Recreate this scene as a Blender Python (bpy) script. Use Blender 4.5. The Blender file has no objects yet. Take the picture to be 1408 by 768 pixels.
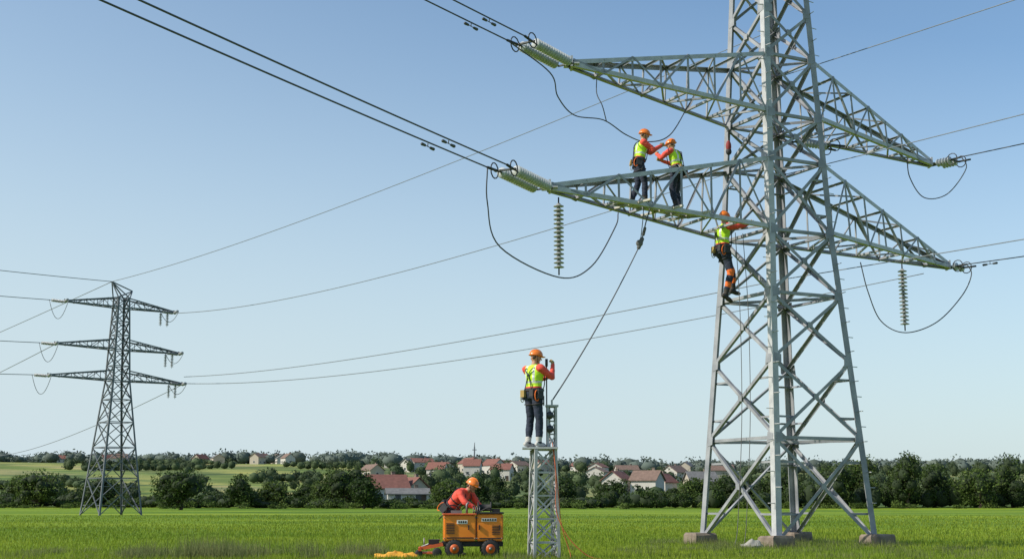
import bpy, math, random
import numpy as np
from mathutils import Vector, Matrix, noise
random.seed(7); rng=np.random.default_rng(7)
V=Vector
scene=bpy.context.scene
COL=scene.collection
# ------------------------------------------------------------ materials
def mat(name,col,rough=.6,metal=0,var=.15,scale=6,trans=0,spec=.5,bump=0,col2=None,coat=0,island=0,transl=0):
    m=bpy.data.materials.new(name);m.use_nodes=True
    n=m.node_tree.nodes;l=m.node_tree.links
    b=n['Principled BSDF'];b.inputs['Roughness'].default_value=rough
    b.inputs['Metallic'].default_value=metal
    b.inputs['Specular IOR Level'].default_value=spec
    b.inputs['Transmission Weight'].default_value=trans
    b.inputs['Coat Weight'].default_value=coat
    tc=n.new('ShaderNodeTexCoord')
    nz=n.new('ShaderNodeTexNoise');nz.inputs['Scale'].default_value=scale;nz.inputs['Detail'].default_value=6
    l.new(tc.outputs['Object'],nz.inputs['Vector'])
    rp=n.new('ShaderNodeValToRGB')
    c=V(col);d=V(col2) if col2 else c*(1+var)
    a=c*(1-var) if not col2 else c
    rp.color_ramp.elements[0].position=.3;rp.color_ramp.elements[1].position=.7
    rp.color_ramp.elements[0].color=(*a,1);rp.color_ramp.elements[1].color=(*d,1)
    l.new(nz.outputs['Fac'],rp.inputs['Fac'])
    out=rp.outputs['Color']
    if island:
        g=n.new('ShaderNodeNewGeometry');mr=n.new('ShaderNodeMapRange')
        mr.inputs['To Min'].default_value=1-island;mr.inputs['To Max'].default_value=1+island
        l.new(g.outputs['Random Per Island'],mr.inputs['Value'])
        mx=n.new('ShaderNodeVectorMath');mx.operation='SCALE'
        l.new(out,mx.inputs[0]);l.new(mr.outputs[0],mx.inputs['Scale']);out=mx.outputs[0]
    l.new(out,b.inputs['Base Color'])
    if bump:
        bp=n.new('ShaderNodeBump');bp.inputs['Strength'].default_value=bump
        bp.inputs['Distance'].default_value=.02
        l.new(nz.outputs['Fac'],bp.inputs['Height']);l.new(bp.outputs['Normal'],b.inputs['Normal'])
    if transl:
        t=n.new('ShaderNodeBsdfTranslucent');ms=n.new('ShaderNodeMixShader');ms.inputs[0].default_value=transl
        l.new(out,t.inputs['Color']);l.new(b.outputs[0],ms.inputs[1]);l.new(t.outputs[0],ms.inputs[2])
        l.new(ms.outputs[0],n['Material Output'].inputs['Surface'])
    return m
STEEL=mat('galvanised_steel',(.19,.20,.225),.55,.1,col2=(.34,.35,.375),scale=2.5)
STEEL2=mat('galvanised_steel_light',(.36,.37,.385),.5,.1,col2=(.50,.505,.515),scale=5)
STEELF=mat('weathered_steel',(.12,.135,.155),.6,.1,scale=1)
DSTEEL=mat('dark_hardware',(.05,.055,.06),.45,.6)
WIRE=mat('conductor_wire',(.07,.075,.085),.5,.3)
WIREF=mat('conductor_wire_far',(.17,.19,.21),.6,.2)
GLASS=mat('insulator_glass',(.46,.49,.50),.2,0,trans=0,var=.12)
GLASS2=mat('insulator_porcelain',(.32,.33,.34),.25,0,var=.2)
CONC=mat('concrete',(.13,.10,.08),.9,0,col2=(.26,.21,.17),scale=5,bump=.6)
ROPE=mat('rope',(.12,.12,.12),.9);ROPEO=mat('orange_rope',(.42,.10,.035),.8)
ALU=mat('aluminium_board',(.45,.43,.38),.55,.2)
ORANGE=mat('machine_paint',(.74,.20,.012),.42,0,var=.12,scale=4,coat=.15,col2=(.85,.27,.02))
ORED=mat('implement_paint',(.55,.10,.02),.5,0,var=.2)
BLACK=mat('black_rubber',(.018,.018,.02),.75);GREY=mat('grey_metal',(.2,.2,.2),.5,.5)
WHITE=mat('white_decal',(.75,.74,.70),.6)
YEL=mat('yellow_tarp',(.70,.34,.03),.7,0,var=.2,scale=8)
SKIN=mat('skin',(.42,.22,.14),.6);VEST=mat('vest_fabric',(.52,.82,.03),.75,0,var=.1,scale=9,bump=.4)
STRIPE=mat('reflective_tape',(.62,.64,.60),.35,.2,var=.05)
SHIRT=mat('coral_shirt',(.75,.085,.055),.8,0,var=.15,scale=9,bump=.4)
NAVY=mat('navy_trousers',(.018,.026,.05),.85,0,var=.3,scale=9,bump=.4)
BOOT=mat('boots',(.03,.025,.02),.7);SHOE=mat('light_shoes',(.45,.44,.42),.7)
GLOVE=mat('gloves',(.35,.24,.08),.8);HELM=mat('helmet_plastic',(.80,.20,.02),.3,0,var=.04,coat=.3)
STRAP=mat('harness_webbing',(.03,.03,.035),.7);OBAND=mat('orange_fabric',(.80,.16,.02),.75)
EYE=mat('eye_dark',(.03,.02,.02),.3);HAIR=mat('hair',(.04,.025,.015),.8);BAGR=mat('red_bag',(.25,.03,.03),.7)
LEAF=mat('leaves',(.026,.052,.011),.7,0,col2=(.068,.108,.022),scale=.35,island=.55,transl=.28,spec=.25)
LEAF2=mat('leaves_light',(.055,.095,.020),.7,0,col2=(.11,.155,.032),scale=.3,island=.5,transl=.3,spec=.25)
LEAFM=mat('leaves_distant_hazed',(.045,.072,.034),.8,0,col2=(.082,.112,.050),scale=.05,island=.4,transl=.2,spec=.2)  # paler, bluer leaf colour: some aerial haze is baked in
LEAFF=mat('leaves_ridge_hazed',(.105,.138,.125),.9,0,col2=(.14,.17,.14),scale=.02,island=.25,transl=.15,spec=.1)  # strong distance haze painted into the ridge foliage colour
CORE=mat('crown_inner_shade',(.016,.03,.008),.9)  # dark filler inside crowns and hedges, interior shade put into its colour
BARK=mat('bark',(.07,.05,.035),.9)
GRASS=mat('grass_blades',(.13,.215,.018),.65,0,col2=(.28,.34,.03),scale=.11,island=.4,transl=.4,spec=.25)
WEED=mat('weed_blades',(.13,.17,.05),.7,0,col2=(.25,.26,.11),scale=1.2,island=.45,transl=.45,spec=.2)
# ------------------------------------------------------------ mesh builder
class MB:
    def __init__(s): s.v=[];s.f=[];s.m=[];s.sm=[]
    def add(s,vs,fs,m=0,smooth=False):
        o=len(s.v);s.v+=[tuple(x) for x in vs]
        for f in fs: s.f.append(tuple(i+o for i in f));s.m.append(m);s.sm.append(smooth)
    def obj(s,name,mats,parent=None,loc=None):
        me=bpy.data.meshes.new(name);me.from_pydata(s.v,[],s.f)
        for x in mats: me.materials.append(x)
        me.polygons.foreach_set('material_index',s.m);me.polygons.foreach_set('use_smooth',s.sm);me.update()
        o=bpy.data.objects.new(name,me);COL.objects.link(o)
        if parent: o.parent=parent
        if loc: o.location=loc
        return o
def empty(name,loc=(0,0,0),rz=0,sc=1):
    e=bpy.data.objects.new(name,None);COL.objects.link(e);e.location=loc;e.rotation_euler=(0,0,rz);e.scale=(sc,)*3
    e.empty_display_size=.2;return e
def frame(d,ref=None):
    d=d.normalized()
    if ref is None or abs(d.dot(ref.normalized()))>.98: ref=V((0,0,1)) if abs(d.z)<.9 else V((1,0,0))
    e2=(ref-d*ref.dot(d)).normalized();e1=d.cross(e2);return d,e1,e2
def prism(mb,p0,p1,e1,e2,prof,m=0):
    n=len(prof);vs=[p0+e1*a+e2*b for a,b in prof]+[p1+e1*a+e2*b for a,b in prof]
    fs=[(i,(i+1)%n,n+(i+1)%n,n+i) for i in range(n)]
    if n==6: fs+=[(0,1,2,3),(0,3,4,5),(6,9,8,7),(6,11,10,9)]
    else: fs+=[tuple(range(n-1,-1,-1)),tuple(range(n,2*n))]
    mb.add(vs,fs,m)
def angle(mb,p0,p1,e1,e2,w,t,m=0):
    prism(mb,p0,p1,e1,e2,[(0,0),(w,0),(w,t),(t,t),(t,w),(0,w)],m)
def brace(mb,p0,p1,nrm,w,m=0,off=0):
    d=(p1-p0)
    if d.length<.02:return
    d,e1,e2=frame(d,-nrm)
    o=nrm*(off+random.uniform(-.003,.003))-e1*w*.5
    angle(mb,p0+o,p1+o,e1,e2,w,max(.008,w*.13),m)
def bar(mb,p0,p1,w,h,m=0,ref=None):
    d,e1,e2=frame(p1-p0,ref);prism(mb,p0,p1,e1,e2,[(-w/2,-h/2),(w/2,-h/2),(w/2,h/2),(-w/2,h/2)],m)
def box(mb,c,s,m=0,R=None):
    c=V(c);vs=[]
    for z in(-.5,.5):
        for x,y in((-.5,-.5),(.5,-.5),(.5,.5),(-.5,.5)):
            q=V((x*s[0],y*s[1],z*s[2]));vs.append(c+(R@q if R else q))
    mb.add(vs,[(3,2,1,0),(4,5,6,7),(0,1,5,4),(1,2,6,5),(2,3,7,6),(3,0,4,7)],m)
def tube(mb,pts,r,n=6,m=0,cap=True):
    pts=[V(p) for p in pts];N=len(pts);rs=r if isinstance(r,(list,tuple)) else [r]*N
    vs=[];ref=None
    for i,p in enumerate(pts):
        d=(pts[min(i+1,N-1)]-pts[max(i-1,0)])
        if d.length<1e-6:d=V((0,0,1))
        d,e1,e2=frame(d,ref);ref=e2
        for k in range(n):
            a=2*math.pi*k/n;vs.append(p+(e1*math.cos(a)+e2*math.sin(a))*rs[i])
    fs=[(i*n+k,i*n+(k+1)%n,(i+1)*n+(k+1)%n,(i+1)*n+k) for i in range(N-1) for k in range(n)]
    if cap: fs+=[tuple(range(n-1,-1,-1)),tuple(range((N-1)*n,N*n))]
    mb.add(vs,fs,m,True)
def lathe(mb,p0,ax,prof,n=14,m=0):
    d,e1,e2=frame(ax);vs=[]
    for t,r in prof:
        for k in range(n):
            a=2*math.pi*k/n;vs.append(p0+d*t+(e1*math.cos(a)+e2*math.sin(a))*r)
    N=len(prof)
    fs=[(i*n+k,i*n+(k+1)%n,(i+1)*n+(k+1)%n,(i+1)*n+k) for i in range(N-1) for k in range(n)]
    fs+=[tuple(range(n-1,-1,-1)),tuple(range((N-1)*n,N*n))]
    mb.add(vs,fs,m,True)
def ellip(mb,c,X,Y,Z,m=0,n=14,k=9,z0=-1):
    c=V(c);vs=[];ph0=math.asin(max(-1,z0))
    for i in range(k+1):
        ph=ph0+(math.pi/2-ph0)*i/k
        ph=min(max(ph,-1.54),1.54)
        for j in range(n):
            a=2*math.pi*j/n;vs.append(c+X*math.cos(a)*math.cos(ph)+Y*math.sin(a)*math.cos(ph)+Z*math.sin(ph))
    fs=[(i*n+j,i*n+(j+1)%n,(i+1)*n+(j+1)%n,(i+1)*n+j) for i in range(k) for j in range(n)]
    fs+=[tuple(range(n-1,-1,-1)),tuple(range(k*n,(k+1)*n))]
    mb.add(vs,fs,m,True)
def cap_(mb,p0,r0,p1,r1,m=0,n=12):
    d=(p1-p0).length;prof=[]
    for i in range(5):
        a=math.pi/2*i/4;prof.append((-r0*math.cos(a),max(r0*math.sin(a),r0*.08)))
    for i in range(5):
        a=math.pi/2*i/4;prof.append((d+r1*math.sin(a),max(r1*math.cos(a),r1*.08)))
    lathe(mb,p0,p1-p0,prof,n,m)
def span(p0,p1,sag,n=28):
    p0=V(p0);p1=V(p1);return [p0.lerp(p1,i/n)-V((0,0,1))*sag*4*(i/n)*(1-i/n) for i in range(n+1)]
def spline(P,n=8):
    P=[V(p) for p in P];P=[P[0]*2-P[1]]+P+[P[-1]*2-P[-2]];o=[]
    for i in range(1,len(P)-2):
        a,b,c,d=P[i-1:i+3]
        for k in range(n):
            t=k/n;o.append(.5*((2*b)+(c-a)*t+(2*a-5*b+4*c-d)*t*t+(3*b-a-3*c+d)*t**3))
    o.append(P[-2]);return o
# ------------------------------------------------------------ camera, light, sky
H0=1.02
cam=bpy.data.cameras.new('camera');co=bpy.data.objects.new('camera',cam);COL.objects.link(co)
cam.sensor_width=36;cam.lens=46.0;cam.clip_start=.1;cam.clip_end=9000
co.location=(0,0,H0);co.rotation_euler=(math.radians(90+9.65),0,0);scene.camera=co
AZ=math.radians(-106);EL=math.radians(37)
S=V((math.sin(AZ)*math.cos(EL),math.cos(AZ)*math.cos(EL),math.sin(EL)))
sl=bpy.data.lights.new('sun','SUN');sl.energy=4.9;sl.angle=math.radians(.5);sl.color=(1,.92,.79)
so=bpy.data.objects.new('sun',sl);COL.objects.link(so);so.rotation_euler=S.to_track_quat('Z','Y').to_euler();so.location=(-20,0,40)
w=bpy.data.worlds.new('World');scene.world=w;w.use_nodes=True
wn=w.node_tree.nodes;wl=w.node_tree.links
sk=wn.new('ShaderNodeTexSky');sk.sky_type='NISHITA';sk.sun_disc=False
sk.sun_elevation=EL;sk.sun_rotation=AZ;sk.air_density=1.0;sk.dust_density=1.2;sk.ozone_density=1.6;sk.altitude=100
bg=wn['Background'];bg.inputs['Strength'].default_value=.15
tint=wn.new('ShaderNodeMix');tint.data_type='RGBA';tint.blend_type='MULTIPLY';tint.inputs['Factor'].default_value=1
wl.new(sk.outputs[0],tint.inputs[6]);tint.inputs[7].default_value=(.98,1.10,1.12,1)
wt=wn.new('ShaderNodeTexCoord');sx=wn.new('ShaderNodeSeparateXYZ');wl.new(wt.outputs['Generated'],sx.inputs[0])
hr_=wn.new('ShaderNodeMapRange');hr_.interpolation_type='SMOOTHERSTEP'
hr_.inputs['From Min'].default_value=-.08;hr_.inputs['From Max'].default_value=.46;hr_.inputs['To Min'].default_value=.9;hr_.inputs['To Max'].default_value=0
wl.new(sx.outputs['Z'],hr_.inputs['Value'])
# hazier air towards the sun side (world -X)
hx=wn.new('ShaderNodeMath');hx.operation='MULTIPLY_ADD';wl.new(sx.outputs['X'],hx.inputs[0]);hx.inputs[1].default_value=-.38;hx.inputs[2].default_value=.03
ha=wn.new('ShaderNodeMath');ha.operation='ADD';ha.use_clamp=True;wl.new(hr_.outputs[0],ha.inputs[0]);wl.new(hx.outputs[0],ha.inputs[1])
wm=wn.new('ShaderNodeMix');wm.data_type='RGBA';wl.new(ha.outputs[0],wm.inputs['Factor']);wl.new(tint.outputs[2],wm.inputs[6]);wm.inputs[7].default_value=(4.2,5.0,5.35,1)
wl.new(wm.outputs[2],bg.inputs[0])
scene.view_settings.view_transform='Standard';scene.view_settings.look='None';scene.view_settings.exposure=0
# ------------------------------------------------------------ terrain
RP=[0,190,300,450,600,800,1000,1500,4000,7000];ZP=[0,0,1.2,6,13.5,22,27,26,12,0]
def HT(x,y):
    r=math.hypot(x,y);a=math.degrees(math.atan2(x,y))
    z=float(np.interp(r,RP,ZP))
    g=float(np.interp(a,[-180,-25,-14,-8,0,6,12,25,180],[.8,1.0,1.03,1.08,.96,.86,.8,.85,.8]))
    z*=g
    if r>230: z+=noise.noise(V((x*.004,y*.004,0)))*2.8*min(1,(r-230)/400)
    elif r>8: z+=noise.noise(V((x*.08,y*.08,3)))*.03
    return z
radii=[0.5,5,10,15,20,23,26,30,34,38,43,50,58,66,76,88,100,115,130,150,170,190,210,235,260]+list(range(280,1200,14))+[1250,1350,1500,1800,2400,3200,4500,7000]
angs=[-30+i*.5 for i in range(121)]+[33+i*4.9 for i in range(60)]
def gcol(x,y):
    r=math.hypot(x,y);a=math.degrees(math.atan2(x,y))
    if r<225: return (.155,.24,.024,1)
    if r<330: return (.08,.12,.035,1)
    if a<-6.0:
        k=int(math.floor((a+30)*.30+r*.008))+int(r/110)*3
        c=[(.26,.28,.095),(.15,.20,.06),(.29,.28,.13),(.20,.25,.08),(.12,.16,.06)][k%5]
    else:
        k=int(math.floor((a+30)*.8))+int(r/80)*2
        c=[(.13,.16,.07),(.20,.22,.10),(.10,.14,.06)][k%3]
    return (*c,1)
vs=[(0,0,0)];cols=[gcol(0,1)]
for r in radii:
    for a in angs:
        x=r*math.sin(math.radians(a));y=r*math.cos(math.radians(a));vs.append((x,y,HT(x,y)));cols.append(gcol(x,y))
n=len(angs);fs=[(0,1+(k+1)%n,1+k) for k in range(n)]
for i in range(len(radii)-1):
    for k in range(n): fs.append((1+i*n+k,1+i*n+(k+1)%n,1+(i+1)*n+(k+1)%n,1+(i+1)*n+k))
me=bpy.data.meshes.new('ground');me.from_pydata(vs,[],fs)
ca=me.color_attributes.new('cover','FLOAT_COLOR','POINT');ca.data.foreach_set('color',np.array(cols,dtype=np.float32).ravel())
me.polygons.foreach_set('use_smooth',[True]*len(fs));me.update()
gm=bpy.data.materials.new('field_ground');gm.use_nodes=True;N_=gm.node_tree.nodes;L_=gm.node_tree.links
b=N_['Principled BSDF'];b.inputs['Roughness'].default_value=.95;b.inputs['Specular IOR Level'].default_value=.1
at=N_.new('ShaderNodeVertexColor');at.layer_name='cover'
tc=N_.new('ShaderNodeTexCoord')
def nzn(scale,det,stretch=(1,1,1)):
    mp=N_.new('ShaderNodeMapping');mp.inputs['Scale'].default_value=stretch;L_.new(tc.outputs['Object'],mp.inputs[0])
    z=N_.new('ShaderNodeTexNoise');z.inputs['Scale'].default_value=scale;z.inputs['Detail'].default_value=det;L_.new(mp.outputs[0],z.inputs['Vector']);return z
n1=nzn(.05,4,(.4,1.2,1));n2=nzn(2.2,8);n3=nzn(.35,5,(.4,1,1))
def mr(src,a,bv):
    m=N_.new('ShaderNodeMapRange');m.inputs['From Min'].default_value=.3;m.inputs['From Max'].default_value=.7
    m.inputs['To Min'].default_value=a;m.inputs['To Max'].default_value=bv;L_.new(src,m.inputs['Value']);return m.outputs[0]
def mul(a,bv):
    m=N_.new('ShaderNodeMath');m.operation='MULTIPLY';L_.new(a,m.inputs[0]);L_.new(bv,m.inputs[1]);return m.outputs[0]
f=mul(mul(mr(n1.outputs['Fac'],.55,1.45),mr(n2.outputs['Fac'],.7,1.2)),mr(n3.outputs['Fac'],.75,1.2))
sc_=N_.new('ShaderNodeVectorMath');sc_.operation='SCALE';L_.new(at.outputs['Color'],sc_.inputs[0]);L_.new(f,sc_.inputs['Scale'])
mx=N_.new('ShaderNodeMix');mx.data_type='RGBA';mx.blend_type='MULTIPLY';mx.inputs['Factor'].default_value=1
cr=N_.new('ShaderNodeValToRGB');cr.color_ramp.elements[0].color=(.8,1.0,1,1);cr.color_ramp.elements[1].color=(1.2,1.03,.9,1)
cr.color_ramp.elements[0].position=.35;cr.color_ramp.elements[1].position=.65
L_.new(n1.outputs['Fac'],cr.inputs[0]);L_.new(sc_.outputs[0],mx.inputs[6]);L_.new(cr.outputs[0],mx.inputs[7])
L_.new(mx.outputs[2],b.inputs['Base Color'])
bp=N_.new('ShaderNodeBump');bp.inputs['Strength'].default_value=.6;bp.inputs['Distance'].default_value=.1
L_.new(n2.outputs['Fac'],bp.inputs['Height']);L_.new(bp.outputs[0],b.inputs['Normal'])
me.materials.append(gm);go=bpy.data.objects.new('ground',me);COL.objects.link(go)
# ------------------------------------------------------------ vegetation
def fastmesh(name,P,k,material,parent=None):
    nf=P.shape[0]//k;me=bpy.data.meshes.new(name)
    me.vertices.add(P.shape[0]);me.vertices.foreach_set('co',P.astype(np.float32).ravel())
    me.loops.add(P.shape[0]);me.loops.foreach_set('vertex_index',np.arange(P.shape[0],dtype=np.int32))
    me.polygons.add(nf);me.polygons.foreach_set('loop_start',np.arange(nf,dtype=np.int32)*k)
    me.update(calc_edges=True);me.materials.append(material)
    o=bpy.data.objects.new(name,me);COL.objects.link(o)
    if parent:o.parent=parent
    return o
def quads(C,size):
    N=len(C);n_=rng.normal(size=(N,3));n_/=np.linalg.norm(n_,axis=1)[:,None]
    t=np.cross(n_,rng.normal(size=(N,3)));t/=np.linalg.norm(t,axis=1)[:,None];b_=np.cross(n_,t)
    s=(size*rng.uniform(.6,1.3,N))[:,None]
    return np.stack([C-t*s,C-b_*s*.55,C+t*s,C+b_*s*.55],1).reshape(-1,3)
def crown_pts(c,w_,h,nclump,nleaf,flat=1):
    out=[];cl=[]
    for i in range(nclump):
        d=rng.normal(size=3);d/=np.linalg.norm(d);d[2]*=.95
        rad=rng.uniform(.45,.86);p=np.array(c)+d*np.array([w_/2,w_/2,h/2])*rad
        cl.append(p);q=rng.normal(size=(nleaf//nclump,3));q/=np.linalg.norm(q,axis=1)[:,None]
        q*=(rng.uniform(.35,1,(len(q),1)))**.5
        sr=rng.uniform(.2,.36);out.append(p+q*np.array([w_*sr,w_*sr,h*sr*.8]))
    return np.concatenate(out),cl
def tree(name,x,y,h,w_,nleaf=2600,leaf=.19,m=LEAF,low=.12):
    z=HT(x,y);e=empty(name,(x,y,z));mb=MB();th=h*(low+.12)
    c=(0,0,h*(low+(1-low)/2));P,cl=crown_pts(c,w_,h*(1-low),int(20),nleaf)
    tube(mb,[(0,0,-.1),(.03*h,0,th*.5),(0,.02*h,th),(0,0,h*.75)],[.045*h,.034*h,.028*h,.008*h],8)
    for p in cl[:12]: tube(mb,spline([(0,0,th*.8),V(p)*.5+V((0,0,th*.3)),p],4),[.014*h]*4+[.01*h]*4+[.004*h],5)
    mb.obj('trunk',[BARK],e)
    fastmesh('crown',quads(P,leaf),4,m,e)
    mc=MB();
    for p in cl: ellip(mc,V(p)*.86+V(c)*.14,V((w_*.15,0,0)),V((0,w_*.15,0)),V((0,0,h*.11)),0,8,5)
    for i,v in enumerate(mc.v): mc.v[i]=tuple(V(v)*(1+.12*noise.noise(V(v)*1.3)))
    mc.obj('crown_shade_core',[CORE],e)  # solid dark cores added so the crown is not see-through
T=[(-71.5,200,6.0,6.4,LEAF2),(-79,214,4.9,5.6,LEAF2),(-63.5,205,4.6,5.9,LEAF),(-44.9,180,6.3,6.9,LEAF),(-41,200,5.1,4.4,LEAF),(-36.5,204,4.2,4.8,LEAF2),(-33,212,3.6,4.4,LEAF),
(-25.6,205,7.0,7.6,LEAF),(-21.9,196,4.8,4.8,LEAF),(-29.2,209,4.8,4.6,LEAF2),(-9.8,200,4.2,4.6,LEAF2),(-5.5,207,4.9,4.4,LEAF),(-2,215,4.8,4.8,LEAF),(7.5,206,4.4,4.6,LEAF),(41.6,205,5.8,5.8,LEAF),(48.7,200,7.0,6.2,LEAF),(54.2,206,7.9,5.4,LEAF2),
(59.5,200,8.3,5.8,LEAF),(65.1,205,6.7,5.8,LEAF),(69.8,198,6.2,6,LEAF2),(75.8,201,7.3,6.2,LEAF),(82.5,200,6.7,7,LEAF),(28.5,210,4.6,4.6,LEAF2),(33.5,206,5.4,5.2,LEAF),(37.5,211,5.0,5,LEAF),(16,212,4.6,4.8,LEAF)]
for x,y,h,w_,m in T: tree('broadleaf_tree',x,y,h*random.uniform(.97,1.05),w_,m=m,low=.04)
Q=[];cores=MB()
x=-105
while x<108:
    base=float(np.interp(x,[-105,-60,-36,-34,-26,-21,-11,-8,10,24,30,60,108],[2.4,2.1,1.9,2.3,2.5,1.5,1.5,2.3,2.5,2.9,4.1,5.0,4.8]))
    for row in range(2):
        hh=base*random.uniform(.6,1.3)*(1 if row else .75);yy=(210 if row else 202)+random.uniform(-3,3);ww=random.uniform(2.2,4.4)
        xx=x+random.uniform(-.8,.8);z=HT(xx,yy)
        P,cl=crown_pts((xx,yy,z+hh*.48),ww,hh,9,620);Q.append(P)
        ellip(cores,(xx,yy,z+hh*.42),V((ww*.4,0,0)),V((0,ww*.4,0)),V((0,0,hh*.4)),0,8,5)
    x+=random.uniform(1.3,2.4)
hd=fastmesh('hedge',quads(np.concatenate(Q),.17),4,LEAF);cores.obj('hedge_shade_core',[CORE],hd)  # hedge leaves over added dark cores, shade painted in
Q=[]
for i in range(70):
    x=random.uniform(-95,100);y=196+random.uniform(-3,2);P,_=crown_pts((x,y,.5),random.uniform(1.5,3.5),random.uniform(.8,1.7),5,200);Q.append(P)
fastmesh('bushes',quads(np.concatenate(Q),.15),4,LEAF2)
Q=[];cores=MB()
def clump(x,y,h,w_,nl,Q,cores):
    z=HT(x,y);P,_=crown_pts((x,y,z+h*.5),w_,h,8,nl);Q.append(P);ellip(cores,(x,y,z+h*.42),V((w_*.38,0,0)),V((0,w_*.38,0)),V((0,0,h*.4)),0,7,4)
for i in range(420):
    r=random.uniform(250,760)
    a=random.uniform(-24,24)
    if a<-6 and (r<480 or random.random()<.85): continue
    if r<340 and a<8 and random.random()<.6: continue
    h=random.uniform(3,5.4)*(1 if r<420 else 1.3);clump(r*math.sin(math.radians(a)),r*math.cos(math.radians(a)),h,h*random.uniform(.8,1.5),220,Q,cores)
for k in range(11):
    r0=random.uniform(380,840);a0=random.uniform(-24,-9)
    for i in range(random.randint(6,18)):
        r=r0+i*random.uniform(0,4);a=a0+i*.3
        clump(r*math.sin(math.radians(a)),r*math.cos(math.radians(a)),random.uniform(2.5,5),5.5,120,Q,cores)
for i in range(40):
    r=random.uniform(262,420);a=random.uniform(-24,-5);h=random.uniform(2.2,3.6)
    clump(r*math.sin(math.radians(a)),r*math.cos(math.radians(a)),h,h*1.4,160,Q,cores)
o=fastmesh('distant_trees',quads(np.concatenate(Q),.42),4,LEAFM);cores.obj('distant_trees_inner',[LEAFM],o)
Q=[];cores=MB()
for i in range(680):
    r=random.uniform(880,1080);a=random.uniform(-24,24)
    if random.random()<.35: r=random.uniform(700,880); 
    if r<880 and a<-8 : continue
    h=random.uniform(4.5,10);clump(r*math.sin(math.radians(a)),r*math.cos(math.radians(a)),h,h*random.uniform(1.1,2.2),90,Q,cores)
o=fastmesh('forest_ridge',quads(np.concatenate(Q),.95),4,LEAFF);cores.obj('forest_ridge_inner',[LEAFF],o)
def blades(N,rfun,afun,hfun,wk):
    r=rfun(N);a=np.radians(afun(N));x=r*np.sin(a);y=r*np.cos(a)
    return blades_xy(x,y,hfun(N),wk*np.clip(r/25,1,4))
def blades_xy(x,y,h,wd):
    N=len(x);th=rng.uniform(0,2*np.pi,N);ln=rng.uniform(0,.5,N)*h;lt=rng.uniform(0,2*np.pi,N)
    z=np.zeros(N)-.02
    dx=np.cos(th)*wd;dy=np.sin(th)*wd
    A=np.stack([x-dx,y-dy,z],1);B=np.stack([x+dx,y+dy,z],1);C=np.stack([x+np.cos(lt)*ln,y+np.sin(lt)*ln,h],1)
    return np.stack([A,B,C],1).reshape(-1,3)
u=rng.uniform
P=blades(210000,lambda N:1/(1/20-u(0,1,N)*(1/20-1/110)),lambda N:u(-24,24,N),lambda N:u(.03,.12,N),.008)
fastmesh('grass',P,3,GRASS)
def tufts(n,x0,x1,y0,y1,hm,blotch=0):
    o=[]
    for i in range(n):
        cx,cy=random.uniform(x0,x1),random.uniform(y0,y1)
        if blotch and noise.noise(V((cx*.9,cy*.9,5)))<blotch-.2: continue
        k=random.randint(30,70);h=random.uniform(.3,1)*hm
        o.append(blades_xy(cx+rng.normal(0,.13,k),cy+rng.normal(0,.13,k),u(.25,1,k)*h,np.full(k,.006)))
    return o
O=tufts(330,-7.5,-2.6,24.0,26.8,.42,.2)+tufts(150,-12,-5,24,28,.22,.2)+tufts(220,1.2,10,24.2,29,.22,.2)+tufts(170,3,9.5,28.5,34,.26,.15)+tufts(26,-6.1,-5.0,24,25.2,.62)
for cx,cy in((5.95,30.0),(4.6,32.65),(8.6,31.3),(7.25,34),(.56,24.2)): O+=tufts(16,cx-.6,cx+.6,cy-.6,cy+.1,.3)
fastmesh('tall_grass',np.concatenate(O),3,WEED)
# ------------------------------------------------------------ houses
def house(x,y,rz,w_,d,h,rh,rc,wc,name='house'):
    e=empty(name,(x,y,HT(x,y)-.3),rz)
    R=mat('roof_tiles',rc,.85,0,var=.2,scale=1.5);W=mat('render_wall',wc,.9,0,var=.06,scale=.6)
    G=mat('window_glass',(.05,.06,.07),.2);F=mat('window_frame',(.6,.6,.58),.6)
    mb=MB();box(mb,(0,0,h/2),(w_,d,h));
    mb.add([(-w_/2,-d/2,h),(-w_/2,d/2,h),(-w_/2,0,h+rh),(w_/2,-d/2,h),(w_/2,d/2,h),(w_/2,0,h+rh)],[(0,2,1),(3,4,5)])
    mb.obj('walls',[W],e)
    mb=MB();ov=.4;k=rh/(d/2)
    for s in(-1,1):
        a=[V((sx*(w_/2+ov),s*(d/2+ov),h-ov*k+.04)) for sx in(-1,1)];b2=[V((sx*(w_/2+ov),0,h+rh+.04)) for sx in(-1,1)]
        t=V((0,0,.16));mb.add([a[0],a[1],b2[1],b2[0],a[0]+t,a[1]+t,b2[1]+t,b2[0]+t],[(0,1,2,3),(7,6,5,4),(0,4,5,1),(1,5,6,2),(3,2,6,7),(0,3,7,4)])
    mb.obj('roof',[R],e)
    mw=MB();nW=max(2,int(w_/2.6))
    for fl in range(max(1,int(h/2.7))):
        for i in range(nW):
            X=-w_/2+(i+.5)*w_/nW
            for s in(-1,1):
                box(mw,(X,s*(d/2+.03),1.6+fl*2.7),(1.3,.08,1.4),1);box(mw,(X,s*(d/2+.06),1.6+fl*2.7),(1.05,.08,1.15),0)
        for s in(-1,1):
            box(mw,(s*(w_/2+.03),0,1.6+fl*2.7),(.08,1.3,1.4),1);box(mw,(s*(w_/2+.06),0,1.6+fl*2.7),(.08,1.05,1.15),0)
    mw.obj('windows',[G,F],e)
    md=MB();box(md,(w_/2-.9,-d/2-.05,1.05),(.95,.1,2.1));md.obj('door',[BARK],e)
    mc=MB();box(mc,(w_*.22,d*.12,h+rh*.95),(.7,.6,1.6));box(mc,(w_*.22,d*.12,h+rh*.95+.86),(.85,.75,.12));mc.obj('chimney',[CONC],e)
RED=(.20,.085,.065);RB=(.18,.12,.095);GR=(.15,.15,.15);WH=(.50,.48,.44);CR=(.40,.36,.30)
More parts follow.
